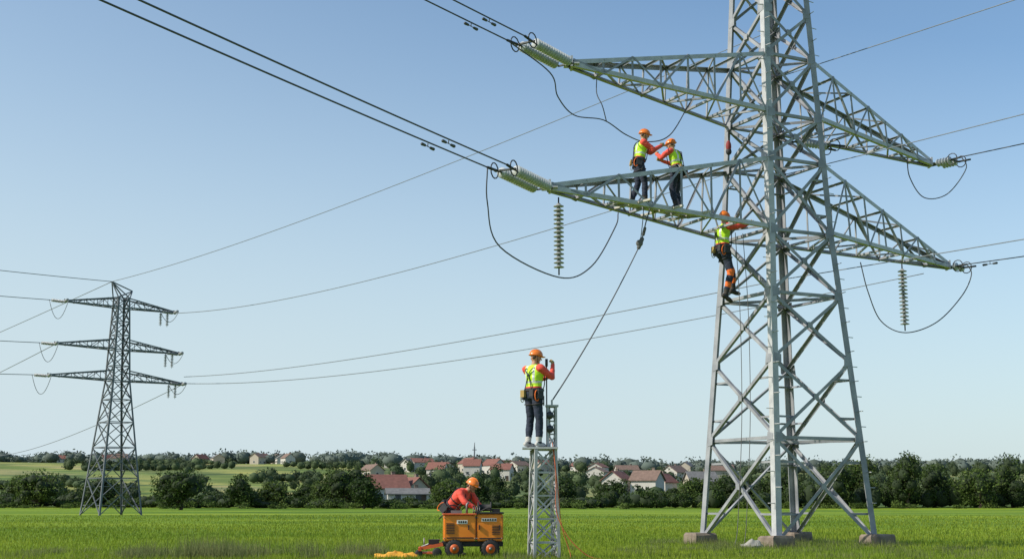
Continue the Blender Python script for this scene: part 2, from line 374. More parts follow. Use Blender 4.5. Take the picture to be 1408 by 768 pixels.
for a in [(-24.6,258,.35,7.5,6.5,3.3,2.4,RED,WH),(-20.3,262,-.9,6.5,5.5,3.0,2.2,RED,CR),(-19.4,246,.15,7.5,4.5,2.2,.9,GR,WH),
 (25.5,320,1.1,6.5,5.5,4.6,2.0,RED,WH),(32.5,318,-.5,6.5,5.5,4.7,2.1,RB,WH),(37.5,330,.9,5.5,5,4.0,1.9,RED,WH),(47,330,.2,7,6,4.2,2.2,GR,CR)]: house(*a)
rs=random.Random(4)
for i in range(34):
    a=rs.uniform(-7,9) if i<23 else rs.uniform(-21,-8);r=rs.uniform(520,880) if i<23 else rs.uniform(840,930);a=math.radians(a)
    house(r*math.sin(a),r*math.cos(a),rs.uniform(-1.5,1.5),rs.uniform(7,11),rs.uniform(6,8),rs.uniform(3,5),rs.uniform(1.8,2.8),rs.choice([RED,RB,RED,GR]),rs.choice([WH,CR,WH]))
mb=MB();x,y=-25.6,900;z=HT(x,y);bar(mb,V((x,y,z)),V((x,y,z+14)),.9,.9);bar(mb,V((x-1.5,y,z+12)),V((x+1.5,y,z+12)),.5,.5);tube(mb,[(x,y,z+14),(x,y,z+17)],.3);mb.obj('antenna_mast',[WIREF])
# ------------------------------------------------------------ lattice tower
def lattice(mb,cf,levels,lw,bw,hz=None,steps=(),sub=2.0,gus=True):
    seg=levels
    for i in range(4):
        for a,b2 in zip(seg[:-1],seg[1:]):
            p,q=cf(a)[i],cf(b2)[i];c=sum(cf(a),V())/4
            e1=(cf(a)[(i+1)%4]-p);e2=(cf(a)[(i-1)%4]-p);d=(q-p).normalized()
            e1=(e1-d*e1.dot(d)).normalized();e2=(e2-d*e2.dot(d)).normalized()
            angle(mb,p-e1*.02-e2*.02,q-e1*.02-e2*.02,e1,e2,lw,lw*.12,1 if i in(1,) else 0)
    for li,(a,b2) in enumerate(zip(seg[:-1],seg[1:])):
        A=cf(a);B=cf(b2);cen=sum(A,V())/4
        for i in range(4):
            j=(i+1)%4;nr=((A[i]+A[j])/2-cen);nr.z=0;nr.normalize()
            brace(mb,A[i],B[j],nr,bw,0,.012);brace(mb,A[j],B[i],nr,bw,0,-.02)
            if hz is None or li in hz: brace(mb,B[i],B[j],nr,bw*.95,0,-.035)
            wa=(A[j]-A[i]).length;wb=(B[j]-B[i]).length;t=wa/(wa+wb);X=A[i].lerp(B[j],t)
            if b2-a>sub:
                for (c0,c1,leg) in((A[i],X,i),(A[j],X,j),(B[i],X,i),(B[j],X,j)):
                    m_=c0.lerp(c1,.5);zz=m_.z;L=cf(zz)[leg];brace(mb,m_,L,nr,bw*.6,0,-.045)
            if gus:
                t2=(A[j]-A[i]).normalized()
                for p,s in((B[i],1),(B[j],-1)):
                    c=p+t2*s*lw*.8+nr*.022;up=(B[i]-A[i]).normalized()
                    prism(mb,c-nr*.003,c+nr*.006,t2,up,[(-.10,-.13),(.10,-.09),(.10,.09),(-.10,.13)],0)
                prism(mb,X-nr*.004+nr*.03,X+nr*.006+nr*.03,t2,V((0,0,1)),[(-.07,-.07),(.07,-.07),(.07,.07),(-.07,.07)],0)
    for i in steps:
        z=1.0;k=0
        while z<levels[-1]-.3:
            p=cf(z)[i];c=sum(cf(z),V())/4;o=(p-c).normalized();tdir=V((-o.y,o.x,0))*(1 if k%2 else -1)
            tube(mb,[p,p+(o*.6+tdir*.8)*.2],.011,5,1);z+=.36;k+=1
def crossarm(mb,RB_,RT,tip,n,cw,bw):
    ax=(tip-(RB_[0]+RB_[1])/2);sd=(RB_[1]-RB_[0]).normalized()
    tb=[tip-sd*.12,tip+sd*.12];tt=[tip-sd*.1+V((0,0,.16)),tip+sd*.1+V((0,0,.16))]
    def pt(kind,s,t): 
        return (RB_[s].lerp(tb[s],t) if kind==0 else RT[s].lerp(tt[s],t))
    for s in(0,1):
        o=sd*(1 if s else -1)
        for kind in(0,1):
            p,q=pt(kind,s,0),pt(kind,s,1);d,e1,e2=frame(q-p,-o)
            z=V((0,0,1 if kind==0 else -1));z=(z-d*z.dot(d)).normalized()
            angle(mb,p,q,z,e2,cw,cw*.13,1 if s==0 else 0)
        for k in range(n):
            t0=k/n;t1=(k+1)/n
            if k%2==0: brace(mb,pt(0,s,t0),pt(1,s,t1),o,bw*.85,0,.01)
            else: brace(mb,pt(1,s,t0),pt(0,s,t1),o,bw*.85,0,.01)
            if k>0: brace(mb,pt(0,s,t0),pt(1,s,t0),o,bw,0,-.02)
    up=V((0,0,1))
    for kind in(0,1):
        for k in range(n):
            t0=k/n;t1=(k+1)/n;N_=up*(1 if kind else -1)
            if k: brace(mb,pt(kind,0,t0),pt(kind,1,t0),N_,bw,0,-.02)
            if kind==0 or k%2: brace(mb,pt(kind,k%2,t0),pt(kind,1-k%2,t1),N_,bw*.8,0,-.035)
    box(mb,tip+V((0,0,.06)),(.34,.34,.03),1);box(mb,tip+V((0,0,.10)),(.05,.36,.24),1)
    return pt
def insul(mb,p0,p1,nd,r,mg=0,mh=1):
    p0=V(p0);p1=V(p1);d=(p1-p0);L=d.length;d.normalize();s=L*.08
    tube(mb,[p0,p1],.018,6,mh)
    st=(L-2*s)/nd
    for i in range(nd):
        q=p0+d*(s+st*i)
        lathe(mb,q,d,[(0,.04),(st*.25,.05),(st*.35,r*.55),(st*.62,r),(st*.72,r),(st*.74,r*.5),(st*.9,.03)],12,mg)
CX,CY=6.6,32.0;C0=V((CX,CY,0))
tb_=math.radians(27);ab=V((math.cos(tb_),math.sin(tb_),0));bb=V((-math.sin(tb_),math.cos(tb_),0))
ta=math.radians(38.5);aa=V((math.cos(ta),math.sin(ta),0));ba=V((-math.sin(ta),math.cos(ta),0))
def hw(z): return float(np.interp(z,[0,7.5,10.4,20],[1.48,.96,.84,.42]))
def cf(z):
    s=hw(z);c=C0+V((0,0,z));return [c-ab*s+bb*s,c-ab*s-bb*s,c+ab*s-bb*s,c+ab*s+bb*s]
T0=empty('transmission_tower')
mb=MB()
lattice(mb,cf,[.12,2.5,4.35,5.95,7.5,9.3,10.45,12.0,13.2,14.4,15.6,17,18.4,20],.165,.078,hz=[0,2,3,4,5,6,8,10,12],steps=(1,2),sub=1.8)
for z in(2.5,5.95,7.5,9.3,10.45,12.0):
    c=cf(z);brace(mb,c[0],c[2],V((0,0,1)),.07,0,.0);brace(mb,c[1],c[3],V((0,0,1)),.07,0,.03)
c=cf(20);[bar(mb,p,C0+V((0,0,21.2)),.09,.09) for p in c]
mb.obj('lattice_body',[STEEL,STEEL2],T0)
mb=MB()
for p in cf(0):
    q=V((p.x,p.y,0));R=Matrix.Rotation(tb_+random.uniform(-.1,.1),3,'Z')
    sz=.62;h=.28;vs=[]
    for z,k in((-.15,.5),(h-.05,.47),(h,.43)):
        for x,y in((-1,-1),(1,-1),(1,1),(-1,1)): vs.append(q+R@V((x*sz*k+random.uniform(-.015,.015),y*sz*k+random.uniform(-.015,.015),z+random.uniform(-.01,.01))))
    fs=[(8,9,10,11)]+[(a*4+i,a*4+(i+1)%4,(a+1)*4+(i+1)%4,(a+1)*4+i) for a in(0,1) for i in range(4)];mb.add(vs,fs)
mb.obj('concrete_footings',[CONC],T0)
mb=MB()
LT=C0-aa*7.4+V((0,0,7.6));RT_=C0+aa*7.4+V((0,0,7.55));LU=C0-aa*6.75+V((0,0,10.5));RU=C0+aa*6.8+V((0,0,10.45))
lo,hi=cf(7.5),cf(9.3)
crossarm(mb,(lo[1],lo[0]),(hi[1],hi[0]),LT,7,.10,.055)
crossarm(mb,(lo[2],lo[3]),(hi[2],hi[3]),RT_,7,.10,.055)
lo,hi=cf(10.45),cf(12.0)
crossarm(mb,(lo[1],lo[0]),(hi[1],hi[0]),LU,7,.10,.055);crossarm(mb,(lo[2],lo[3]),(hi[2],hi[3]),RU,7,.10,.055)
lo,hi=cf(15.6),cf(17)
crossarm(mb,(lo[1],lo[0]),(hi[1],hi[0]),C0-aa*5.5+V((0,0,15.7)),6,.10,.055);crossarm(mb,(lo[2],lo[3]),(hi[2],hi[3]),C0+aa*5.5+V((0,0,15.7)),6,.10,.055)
mb.obj('crossarms',[STEEL,STEEL2],T0)
mb=MB()
for off in(-.16,.12):
    p=C0-aa*5.35+ba*off+V((0,0,7.66));q=C0-aa*2.9+ba*(off+.02)+V((0,0,7.66));bar(mb,p,q,.2,.035,0,V((0,0,1)))
for s in(5.1,4.1,3.2): p=C0-aa*s-ba*.75+V((0,0,7.62));q=C0-aa*s+ba*.6+V((0,0,7.62));bar(mb,p,q,.06,.045,0,V((0,0,1)))
mb.obj('work_platform_boards',[ALU],T0)
ins=MB();hwm=MB()
nd=V((-.46,-.888,0));nd2=V((-.55,-.835,0));br=V((.6225,-.7826,0));far=V((-.50,.866,0))
def tension(tip,d,L=1.75,sep=.28,n=14,r=.115,double=True):
    d=d.normalized();sd=V((-d.y,d.x,0))
    ss=(-sep/2,sep/2) if double else (0,)
    a=tip+d*.25
    tube(hwm,[tip,a],.025,6);bar(hwm,a-sd*.2,a+sd*.2,.05,.03)
    e=tip+d*(.3+L)
    for s in ss: insul(ins,a+sd*s,e+sd*s,n,r,0,1)
    bar(hwm,e-sd*.24,e+sd*.24,.06,.03);ends=[]
    for s in(-.22,.22):
        q=e+d*.35+sd*s;tube(hwm,[e+sd*s*.8,q],.028,6)
        ring=[e+d*.05+sd*s+V((0,0,.16*math.sin(t)))+d*.16*math.cos(t) for t in np.linspace(0,2*math.pi,13)]
        tube(hwm,ring,.014,5);ends.append(q)
    return ends
def nearline(ends,d,L,z1,dampers):
    w_=MB()
    for e in ends:
        q=e+d*L+V((0,0,z1));P=span(e,q,.5,40);tube(w_,P,.015,6)
        for k in dampers:
            p=e+d*k+V((0,0,(z1/L)*k-.02-.5*4*(k/L)));tube(w_,[p,p-V((0,0,.06))],.010,5)
            for s in(-1,1): cap_(w_,p-V((0,0,.06))+d*.10*s,.026,p-V((0,0,.06))+d*.2*s,.032,0,8)
            tube(w_,[p-V((0,0,.06))-d*.12,p-V((0,0,.06))+d*.12],.008,5)
    w_.obj('power_line',[WIRE])
eL=tension(LT,nd,sep=.34);nearline(eL,nd,55,.6,(2.3,))
eU=tension(LU,nd2,1.6,sep=.34);nearline(eU,nd2,55,.8,(1.3,))
eR=tension(RT_,br,.1,double=True,n=2);nearline(eR[:1],br,60,1.0,(.7,))
eRU=tension(RU,br,.5,n=5);nearline(eRU[:1],br,60,1.0,())
sLp=C0-aa*7.15+V((0,0,7.5));insul(ins,sLp,sLp-V((0,0,1.7)),15,.115,2,1)
sRp=C0+aa*5.2+V((0,0,7.45));insul(ins,sRp,sRp-V((0,0,1.85)),15,.125,2,1)
tension(C0+ab*1.0+bb*1.0+V((0,0,10.3))+V((.1,-.3,0)),V((1,.35,-.03)),1.0,n=10,double=False,r=.10)
jm=MB()
for k,(e,dy) in enumerate(((eL[0],0),)):
    tube(jm,spline([e,e+V((-.0,.1,-.7)),e+V((.25,.6,-1.5)),sLp-V((0,0,1.75)),sLp+V((.75,.9,-1.35)),sLp+V((1.35,1.7,-.3)),sLp+V((1.45,2.0,.1))],8),.015,6)
e=eU[0];JE=C0-aa*3.0+V((0,0,10.42))
tube(jm,spline([e,(.80,26.5,9.95),(.98,26.9,9.55),(1.36,27.5,9.32),(2.05,28.3,9.45),(2.6,28.8,9.25),(3.1,29.2,9.2),(3.7,29.7,9.5),JE],8),.014,6)
e2=C0-aa*6.0+V((0,0,10.4));tube(jm,spline([e2,e2+V((.0,.0,-.35)),(2.02,28.2,9.75),(2.12,28.35,9.43)],8),.012,6)
bR=C0+aa*3.9+ba*.4+V((0,0,7.4))
tube(jm,spline([bR,bR+V((.2,.1,-.8)),bR+V((.6,.4,-1.55)),sRp-V((0,0,1.9)),sRp+V((.9,.1,-1.6)),sRp+V((1.8,.6,-.8)),eR[0]+V((.1,0,-.3)),eR[0]],8),.015,6)
b3=RU-aa*1.1+V((0,0,.1))
tube(jm,spline([b3,b3+V((.05,0,-.6)),b3+V((.45,.1,-1.15)),b3+V((1.1,.1,-1.05)),eRU[0]+V((.1,0,-.35)),eRU[0]],8),.015,6)
ins.obj('insulator_strings',[GLASS,DSTEEL,GLASS2],T0);hwm.obj('line_fittings',[DSTEEL],T0);jm.obj('jumper_wires',[WIRE],T0)
# ------------------------------------------------------------ far tower
FC=V((-31.7,105,0));fa=math.radians(42);fA=V((math.cos(fa),math.sin(fa),0));fB=V((-math.sin(fa),math.cos(fa),0))
def hf(z): return float(np.interp(z,[0,10.6,17.2,18.6],[1.78,.74,.5,.36]))
def cff(z):
    s=hf(z);c=FC+V((0,0,z));return [c-fA*s+fB*s,c-fA*s-fB*s,c+fA*s-fB*s,c+fA*s+fB*s]
T1=empty('transmission_tower');mb=MB()
lattice(mb,cff,[0,2.9,5.3,7.3,9.1,10.6,11.8,13.1,14.3,15.4,16.5,17.3],.14,.075,sub=2.2,gus=False)
tips=[]
for z,L in((10.6,5.7),(13.1,5.3),(16.5,4.7)):
    lo,hi=cff(z),cff(z+.85);tl=FC-fA*L+V((0,0,z+.05));tr=FC+fA*L+V((0,0,z+.05));tips+=[(tl,tr)]
    crossarm(mb,(lo[1],lo[0]),(hi[1],hi[0]),tl,5,.10,.055);crossarm(mb,(lo[2],lo[3]),(hi[2],hi[3]),tr,5,.10,.055)
pk=FC-fA*.9+V((0,0,18.6));pk2=FC+fA*.9+V((0,0,18.0))
for p in cff(17.3): bar(mb,p,pk,.08,.08);bar(mb,p,pk2,.07,.07)
bar(mb,pk,pk2,.08,.08)
mb.obj('lattice_body',[STEELF,STEELF],T1)
fi=MB();fw=MB();dL=V((-.6,-.8,0));
for tl,tr in tips:
    for t in(tl,tr):
        insul(fi,t,t+dL*1.3,8,.13,0,1);insul(fi,t,t+V((.46,-.88,0))*1.3,8,.13,0,1)
        tube(fw,span(t+dL*1.4,t+V((.5,-.86,0))*1.4,1.5 if t is tl else .9,12),.025,5)
    for s in(1.2,.6): q=tr-fA*s;insul(fi,q,q-V((0,0,1.2)),8,.14,0,1)
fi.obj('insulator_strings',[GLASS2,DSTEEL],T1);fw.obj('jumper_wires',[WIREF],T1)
def pl(a,b2,sag,r0,r1):
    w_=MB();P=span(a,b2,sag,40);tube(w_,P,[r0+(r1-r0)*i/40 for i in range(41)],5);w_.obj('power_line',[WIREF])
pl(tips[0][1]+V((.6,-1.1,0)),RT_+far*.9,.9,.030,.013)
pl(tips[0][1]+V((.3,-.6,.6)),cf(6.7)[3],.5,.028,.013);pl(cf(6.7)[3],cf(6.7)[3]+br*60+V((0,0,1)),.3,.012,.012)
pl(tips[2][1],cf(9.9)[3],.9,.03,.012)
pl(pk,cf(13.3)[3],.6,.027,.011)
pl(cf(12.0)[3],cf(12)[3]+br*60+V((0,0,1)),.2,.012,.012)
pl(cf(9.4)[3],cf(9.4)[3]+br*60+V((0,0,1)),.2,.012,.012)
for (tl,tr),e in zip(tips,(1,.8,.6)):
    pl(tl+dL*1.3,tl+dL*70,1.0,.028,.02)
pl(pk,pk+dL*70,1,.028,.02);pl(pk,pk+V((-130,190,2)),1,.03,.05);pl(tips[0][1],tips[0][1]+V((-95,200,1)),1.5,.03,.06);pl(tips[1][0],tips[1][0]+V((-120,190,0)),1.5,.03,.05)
# ------------------------------------------------------------ small mast
M0=empty('lattice_mast');mb=MB();MC=V((.58,24.3,0))
def cm(z):
    s=float(np.interp(z,[0,2],[.235,.19]));r=math.radians(12);A=V((math.cos(r),math.sin(r),0));B=V((-math.sin(r),math.cos(r),0));c=MC+V((0,0,z))
    return [c-A*s+B*s,c-A*s-B*s,c+A*s-B*s,c+A*s+B*s]
lattice(mb,cm,[-.1,.3,.72,1.14,1.56,1.97],.055,.03,sub=9,gus=False)
box(mb,MC+V((0,0,2.0)),(.52,.46,.035),1);box(mb,MC+V((-.24,0,1.998)),(.3,.4,.03),1)
def cm2(z):
    c=MC+V((.16,.04,z));return [c+V(p) for p in((-.075,.075,0),(-.075,-.075,0),(.075,-.075,0),(.075,.075,0))]
lattice(mb,cm2,[2.02,2.26,2.5,2.76],.038,.024,sub=9,gus=False)
box(mb,MC+V((.16,.04,2.78)),(.24,.22,.03),1);box(mb,MC+V((.16,.04,2.84)),(.03,.18,.1),1)
mb.obj('lattice_column',[STEEL2,STEEL2],M0)
mb=MB();tube(mb,[(.645,24.36,2.02),(.645,24.38,3.66)],.014,6);tube(mb,[(.645,24.38,3.52),(.645,24.38,3.66)],.026,8)
for z in(2.35,2.6): lathe(mb,V((.70,24.2,z)),V((0,1,0)),[(0,.05),(.02,.07),(.10,.07),(.12,.05)],12)
mb.obj('hoist_rod',[DSTEEL],M0)
mb=MB()
top=V((.76,24.34,2.9));pul=V((2.86,29.0,6.68));
tube(mb,span(top,pul,.12),.014,6)
cap_(mb,pul,.045,pul+V((.08,.03,.2)),.05);lathe(mb,pul+V((.02,-.04,.1)),V((0,1,0)),[(0,.06),(.03,.08),(.06,.08),(.08,.06)],12)
tube(mb,[pul+V((.08,.03,.2)),(3.05,29.15,7.3),(3.15,29.2,7.62)],.016,6);tube(mb,[pul+V((.05,.0,.2)),(2.95,28.9,7.25),(2.98,28.9,7.6)],.010,5);cap_(mb,V((2.98,29.1,7.0)),.035,V((3.02,29.12,7.15)),.035)
mb.obj('hoist_rope',[ROPE])
mb=MB();tube(mb,spline([(.74,24.15,2.1),(.80,24.1,1.5),(.80,24.05,.9),(.95,24,.5),(1.2,23.95,.2),(1.5,23.9,.03),(2.1,23.6,.02)]),.009,6)
tube(mb,spline([(.76,24.12,2.0),(.84,24.1,1.2),(.9,24.05,.6),(1.05,24,.1),(1.0,23.7,.02)]),.008,6);mb.obj('orange_rope',[ROPEO])
mb=MB()
for o in((.1,0),(.3,.1)): tube(mb,spline([(5.35+o[0],31.3+o[1],7.5),(5.4+o[0],31.25,5.5),(5.36+o[0],31.2,3),(5.2+o[0],31.2,.6),(5.1+o[0],31.1,.02)]),.009,5)
mb.obj('hand_line',[ROPE])
mb=MB();p=V((5.45,31.9,10.0));
tube(mb,[p+V((0,0,.35)),p],.01,5);ellip(mb,p-V((0,0,.16)),V((.07,0,0)),V((0,.06,0)),V((0,0,.15)),1);ellip(mb,p-V((0,0,.30)),V((.075,0,0)),V((0,.065,0)),V((0,0,.09)),0);mb.obj('tool_bag',[STRAP,BAGR])
# ------------------------------------------------------------ people
DEF=dict(pelvis=(0,0,.98),chest=(0,.01,1.32),neck=(0,.0,1.49),head=(0,.03,1.65),face=(0,1,0),
 shR=(.20,0,1.44),elR=(.24,-.03,1.16),wrR=(.24,.08,.92),hipR=(.095,0,.92),knR=(.11,.05,.5),anR=(.12,0,.09),toR=(.03,1,-.1),hdR=None,
 shL=(-.20,0,1.44),elL=(-.24,-.03,1.16),wrL=(-.24,.08,.92),hipL=(-.095,0,.92),knL=(-.11,.05,.5),anL=(-.12,0,.09),toL=(-.03,1,-.1),hdL=None)
MATS=[SKIN,VEST,STRIPE,SHIRT,NAVY,BOOT,GLOVE,HELM,STRAP,OBAND,EYE,HAIR,SHOE,DSTEEL]
def person(name,loc,rz,J,sc=1.0,vest=True,boot=5,band=False,torso=1):
    J={k:(V(v) if v is not None else None) for k,v in {**DEF,**J}.items()}
    e=empty(name,loc,rz,sc);mb=MB();segs=[]
    def C(a,ra,b2,rb,lab): cap_(mb,a,ra,b2,rb);segs.append((a,b2,ra,rb,lab))
    up=(J['neck']-J['pelvis']).normalized();rt=(J['shR']-J['shL']).normalized();rh=(J['hipR']-J['hipL']).normalized()
    P=J['pelvis'];Cc=J['chest'];Nn=J['neck']
    secs=[(P-up*.1,.145,.11,rh),(P,.180,.138,rh),(P.lerp(Cc,.45),.165,.125,rh),(Cc,.198,.148,rt),(Cc.lerp(Nn,.45),.205,.132,rt),(Cc.lerp(Nn,.8),.14,.09,rt),(Nn,.065,.062,rt)]
    vs=[]
    for i,(c,rx,ry,r_) in enumerate(secs):
        a=secs[max(i-1,0)][0];b2=secs[min(i+1,6)][0];ax=(b2-a).normalized();r_=(r_-ax*r_.dot(ax)).normalized();fw=ax.cross(r_)
        for k in range(18):
            t=2*math.pi*k/18;vs.append(c+r_*rx*math.cos(t)+fw*ry*math.sin(t))
    fs=[(i*18+k,i*18+(k+1)%18,(i+1)*18+(k+1)%18,(i+1)*18+k) for i in range(6) for k in range(18)]+[tuple(range(17,-1,-1)),tuple(range(108,126))]
    mb.add(vs,fs)
    for s in(-.09,0,.09): segs.append((P-up*.04+rh*s,Cc+rt*s,.11,.12,'torso'));segs.append((Cc+rt*s,Cc.lerp(Nn,.75)+rt*s*.9,.12,.085,'torso'))
    hd=J['head'];fd=J['face'].normalized();hu=(hd-Nn).normalized();hu=(hu*.5+V((0,0,1))*.6).normalized();fd=(fd-hu*fd.dot(hu)).normalized();hr=fd.cross(hu)
    C(Nn-up*.03,.06,hd-hu*.04,.055,'skin')
    ellip(mb,hd+hu*.01,hr*.077,fd*.097,hu*.115);segs.append((hd,hd+hu*.05,.09,.09,'skin'))
    cap_(mb,hd-hu*.06+fd*.03,.05,hd-hu*.085+fd*.06,.03)
    cap_(mb,hd+fd*.092+hu*.01,.010,hd+fd*.112-hu*.022,.015);segs.append((hd-hu*.07+fd*.04,hd+fd*.09-hu*.02,.04,.04,'skin'))
    for s in(-1,1): ellip(mb,hd+hr*.078*s-hu*.01-fd*.005,hr*.014,fd*.022,hu*.033,0,8,6)
    for s in'RL':
        sh,el,wr,hi,kn,an=[J[k+s] for k in('sh','el','wr','hip','kn','an')]
        inner=Cc.lerp(Nn,.6)
        cap_(mb,inner,.09,sh,.078);C(sh,.078,el,.057,'arm');C(el,.057,wr,.038,'arm')
        C(hi,.110,kn,.074,'leg');
        cf_=kn.lerp(an,.3);C(kn,.072,cf_,.074,'leg');C(cf_,.074,an,.056,'leg')
        td=J['to'+s].normalized();hl=an-td*.055-V((0,0,.045));toe=an+td*.15-V((0,0,.05))
        C(hl,.044,toe.lerp(hl,.35),.050,'boot');C(toe.lerp(hl,.35),.050,toe,.037,'boot');C(an+V((0,0,.0)),.056,an.lerp(kn,.22),.062,'boot')
    t=mb.obj('tmp',[]);md=t.modifiers.new('r','REMESH');md.mode='VOXEL';md.voxel_size=.0125
    m2=t.modifiers.new('s','SMOOTH');m2.factor=.5;m2.iterations=3
    dg=bpy.context.evaluated_depsgraph_get();me=bpy.data.meshes.new_from_object(t.evaluated_get(dg));bpy.data.objects.remove(t)
    nv=len(me.vertices);co_=np.empty(nv*3,dtype=np.float32);me.vertices.foreach_get('co',co_);co_=co_.reshape(-1,3)
    nn=np.empty(nv*3,dtype=np.float32);me.vertices.foreach_get('normal',nn);nn=nn.reshape(-1,3)
    hz=np.array(hd)
    dsp=np.array([noise.noise(V(p)*8)*.012+noise.noise(V((p[0]*14,p[1]*14,p[2]*30)))*.007 for p in co_.tolist()])
    dsp*=np.clip((np.linalg.norm(co_-hz,axis=1)-.14)/.08,0,1)
    co_=co_+nn*dsp[:,None];me.vertices.foreach_set('co',co_.astype(np.float32).ravel())
    npol=len(me.polygons);ctr=np.empty(npol*3,dtype=np.float32);me.update();me.polygons.foreach_get('center',ctr);ctr=ctr.reshape(-1,3)
    best=np.full(npol,9.);lab=np.zeros(npol,dtype=int);names=['skin','torso','arm','leg','boot']
    for a,b2,ra,rb,l in segs:
        a=np.array(a);b2=np.array(b2);ab_=b2-a;tt=np.clip(((ctr-a)@ab_)/max(ab_@ab_,1e-9),0,1)
        d=np.linalg.norm(ctr-(a+tt[:,None]*ab_),axis=1)-(ra+(rb-ra)*tt);k=d<best;best[k]=d[k];lab[k]=names.index(l)
    mi=np.zeros(npol,dtype=np.int32)
    s=((ctr-np.array(P))@np.array(up))/ (Nn-P).length;lat=np.abs((ctr-np.array(P))@np.array(rt))
    mi[lab==2]=3;mi[lab==3]=4;mi[lab==4]=boot
    tor=lab==1;mi[tor]=torso
    if torso==1:
        mi[tor&(s<.24)]=3
        mi[tor&(s>.36)&(s<.44)]=2;mi[tor&(lat>.085)&(lat<.125)&(s>.40)]=2
    else: mi[tor&(s>.40)&(s<.47)]=8
    mi[tor&(s<.07)]=4
    if band:
        for sd in'RL':
            kn,an=np.array(J['kn'+sd]),np.array(J['an'+sd]);dd=np.linalg.norm(ctr-kn,axis=1);mi[(lab==3)&(dd<.10)]=9
            d2=np.linalg.norm(ctr-(kn*.45+an*.55),axis=1);mi[(lab==3)&(d2<.085)]=9
    for m in MATS: me.materials.append(m)
    me.polygons.foreach_set('material_index',mi);me.polygons.foreach_set('use_smooth',[True]*npol);me.update()
    bo=bpy.data.objects.new('body',me);COL.objects.link(bo);bo.parent=e
    g=MB()
    for sd in'RL':
        wr,el=J['wr'+sd],J['el'+sd];d=(wr-el).normalized() if J['hd'+sd] is None else J['hd'+sd].normalized()
        inw=V((-1 if sd=='R' else 1,0,0));pn=(inw-d*inw.dot(d)).normalized();ac=d.cross(pn).normalized()
        if ac.z<0: ac=-ac
        ellip(g,wr+d*.05,d*.055,ac*.042,pn*.018,6,10,6);cap_(g,wr-d*.03,.039,wr+d*.01,.035,6)
        for i,(o,L) in enumerate(((.030,.040),(.010,.045),(-.011,.042),(-.031,.033))):
            b0=wr+d*.085+ac*o;b1=b0+d*L*.75+pn*L*.5;b2=b1+pn*L*.8-d*L*.1;b3=b2-d*L*.55+pn*L*.05
            tube(g,[wr+d*.06+ac*o*.9,b0,b1,b2,b3],[.011,.0105,.010,.009,.007],7,6)
        tube(g,[wr+d*.025+ac*.03,wr+d*.05+ac*.055+pn*.015,wr+d*.075+ac*.05+pn*.04,wr+d*.08+ac*.03+pn*.055],[.014,.012,.011,.008],7,6)
    hc=hd+hu*.035
    ellip(g,hc,hr*.105,fd*.132,hu*.118,7,20,8,z0=-.05);ellip(g,hc+hu*.0,hr*.118,fd*.148,hu*.012,7,20,4)
    ellip(g,hc+fd*.10-hu*.002,hr*.085,fd*.085,hu*.010,7,14,4)
    tube(g,[hc+fd*.125*math.cos(t)+hu*.122*math.sin(t) for t in np.linspace(.35,2.8,10)],.012,6,7)
    for s in(-1,1):
        ellip(g,hd+hr*.032*s+fd*.088+hu*.012,hr*.011,fd*.008,hu*.007,10,8,5);tube(g,[hd+hr*.018*s+fd*.093+hu*.030,hd+hr*.048*s+fd*.082+hu*.030],.005,5,11)
        tube(g,[hd+hr*.085*s+hu*.03,hd+hr*.07*s-hu*.06+fd*.03,hd-hu*.12+fd*.05],.005,5,8)
        cap_(g,hd+hr*.07*s-fd*.03+hu*.0,.022,hd+hr*.06*s-fd*.06-hu*.02,.022,11)
    cap_(g,hd-hr*.018+fd*.092-hu*.052,.005,hd+hr*.018+fd*.092-hu*.052,.005,11,8)
    fw=up.cross(rh).normalized();
    if fw.dot(V((0,1,0)))<0:fw=-fw
    bc=P+up*.07
    ring=[bc+rh*.182*math.cos(t)+fw*.142*math.sin(t) for t in np.linspace(0,2*math.pi,25)]
    for dz in(-.016,0,.016): tube(g,[p+up*dz for p in ring],.013,6,8)
    for s in(-1,1):
        st=[bc+rh*.11*s+fw*.137,P.lerp(Cc,.6)+rt*.13*s+fw*.147,Cc.lerp(Nn,.5)+rt*.115*s+fw*.139,Cc.lerp(Nn,.92)+rt*.10*s+fw*.03,Cc.lerp(Nn,.6)+rt*.09*s-fw*.134,Cc-fw*.158+rt*.02*s,P.lerp(Cc,.5)-fw*.142+rt*.06*s,bc-fw*.142+rh*.09*s]
        tube(g,spline(st,4),.010,5,8)
        h_=J['hipR' if s>0 else 'hipL'];k_=J['knR' if s>0 else 'knL'];c=h_.lerp(k_,.32);ax=(k_-h_).normalized();_,q1,q2=frame(ax)
        tube(g,[c+(q1*math.cos(t)+q2*math.sin(t))*.106 for t in np.linspace(0,2*math.pi,15)],.011,5,8)
        Rm=Matrix((rh,fw,up)).transposed()
        box(g,bc+rh*.205*s-up*.09-fw*.03,(.06,.13,.17),8,Rm);box(g,bc+rh*.21*s-up*.02-fw*.03,(.07,.14,.04),13,Rm)
        box(g,bc+rh*.12*s-up*.07-fw*.155,(.10,.05,.13),8 if s>0 else 6,Rm)
        tube(g,[bc+rh*.21*s-up*.12+fw*.06,bc+rh*.22*s-up*.3+fw*.05],.012,6,13)
        tube(g,[bc+rh*(.20*s+.0)-fw*.1+ (rh*0+fw*.05*math.cos(t)-up*(.12+.1*math.sin(t))) for t in np.linspace(0,6.28,14)],.009,5,9 if s>0 else 2)
    ellip(g,Cc-fw*.165,rh*.03,fw*.01,up*.03,13,10,5)
    g.obj('helmet_and_gear',MATS,e)
    return e
R_=math.radians
zb=7.68
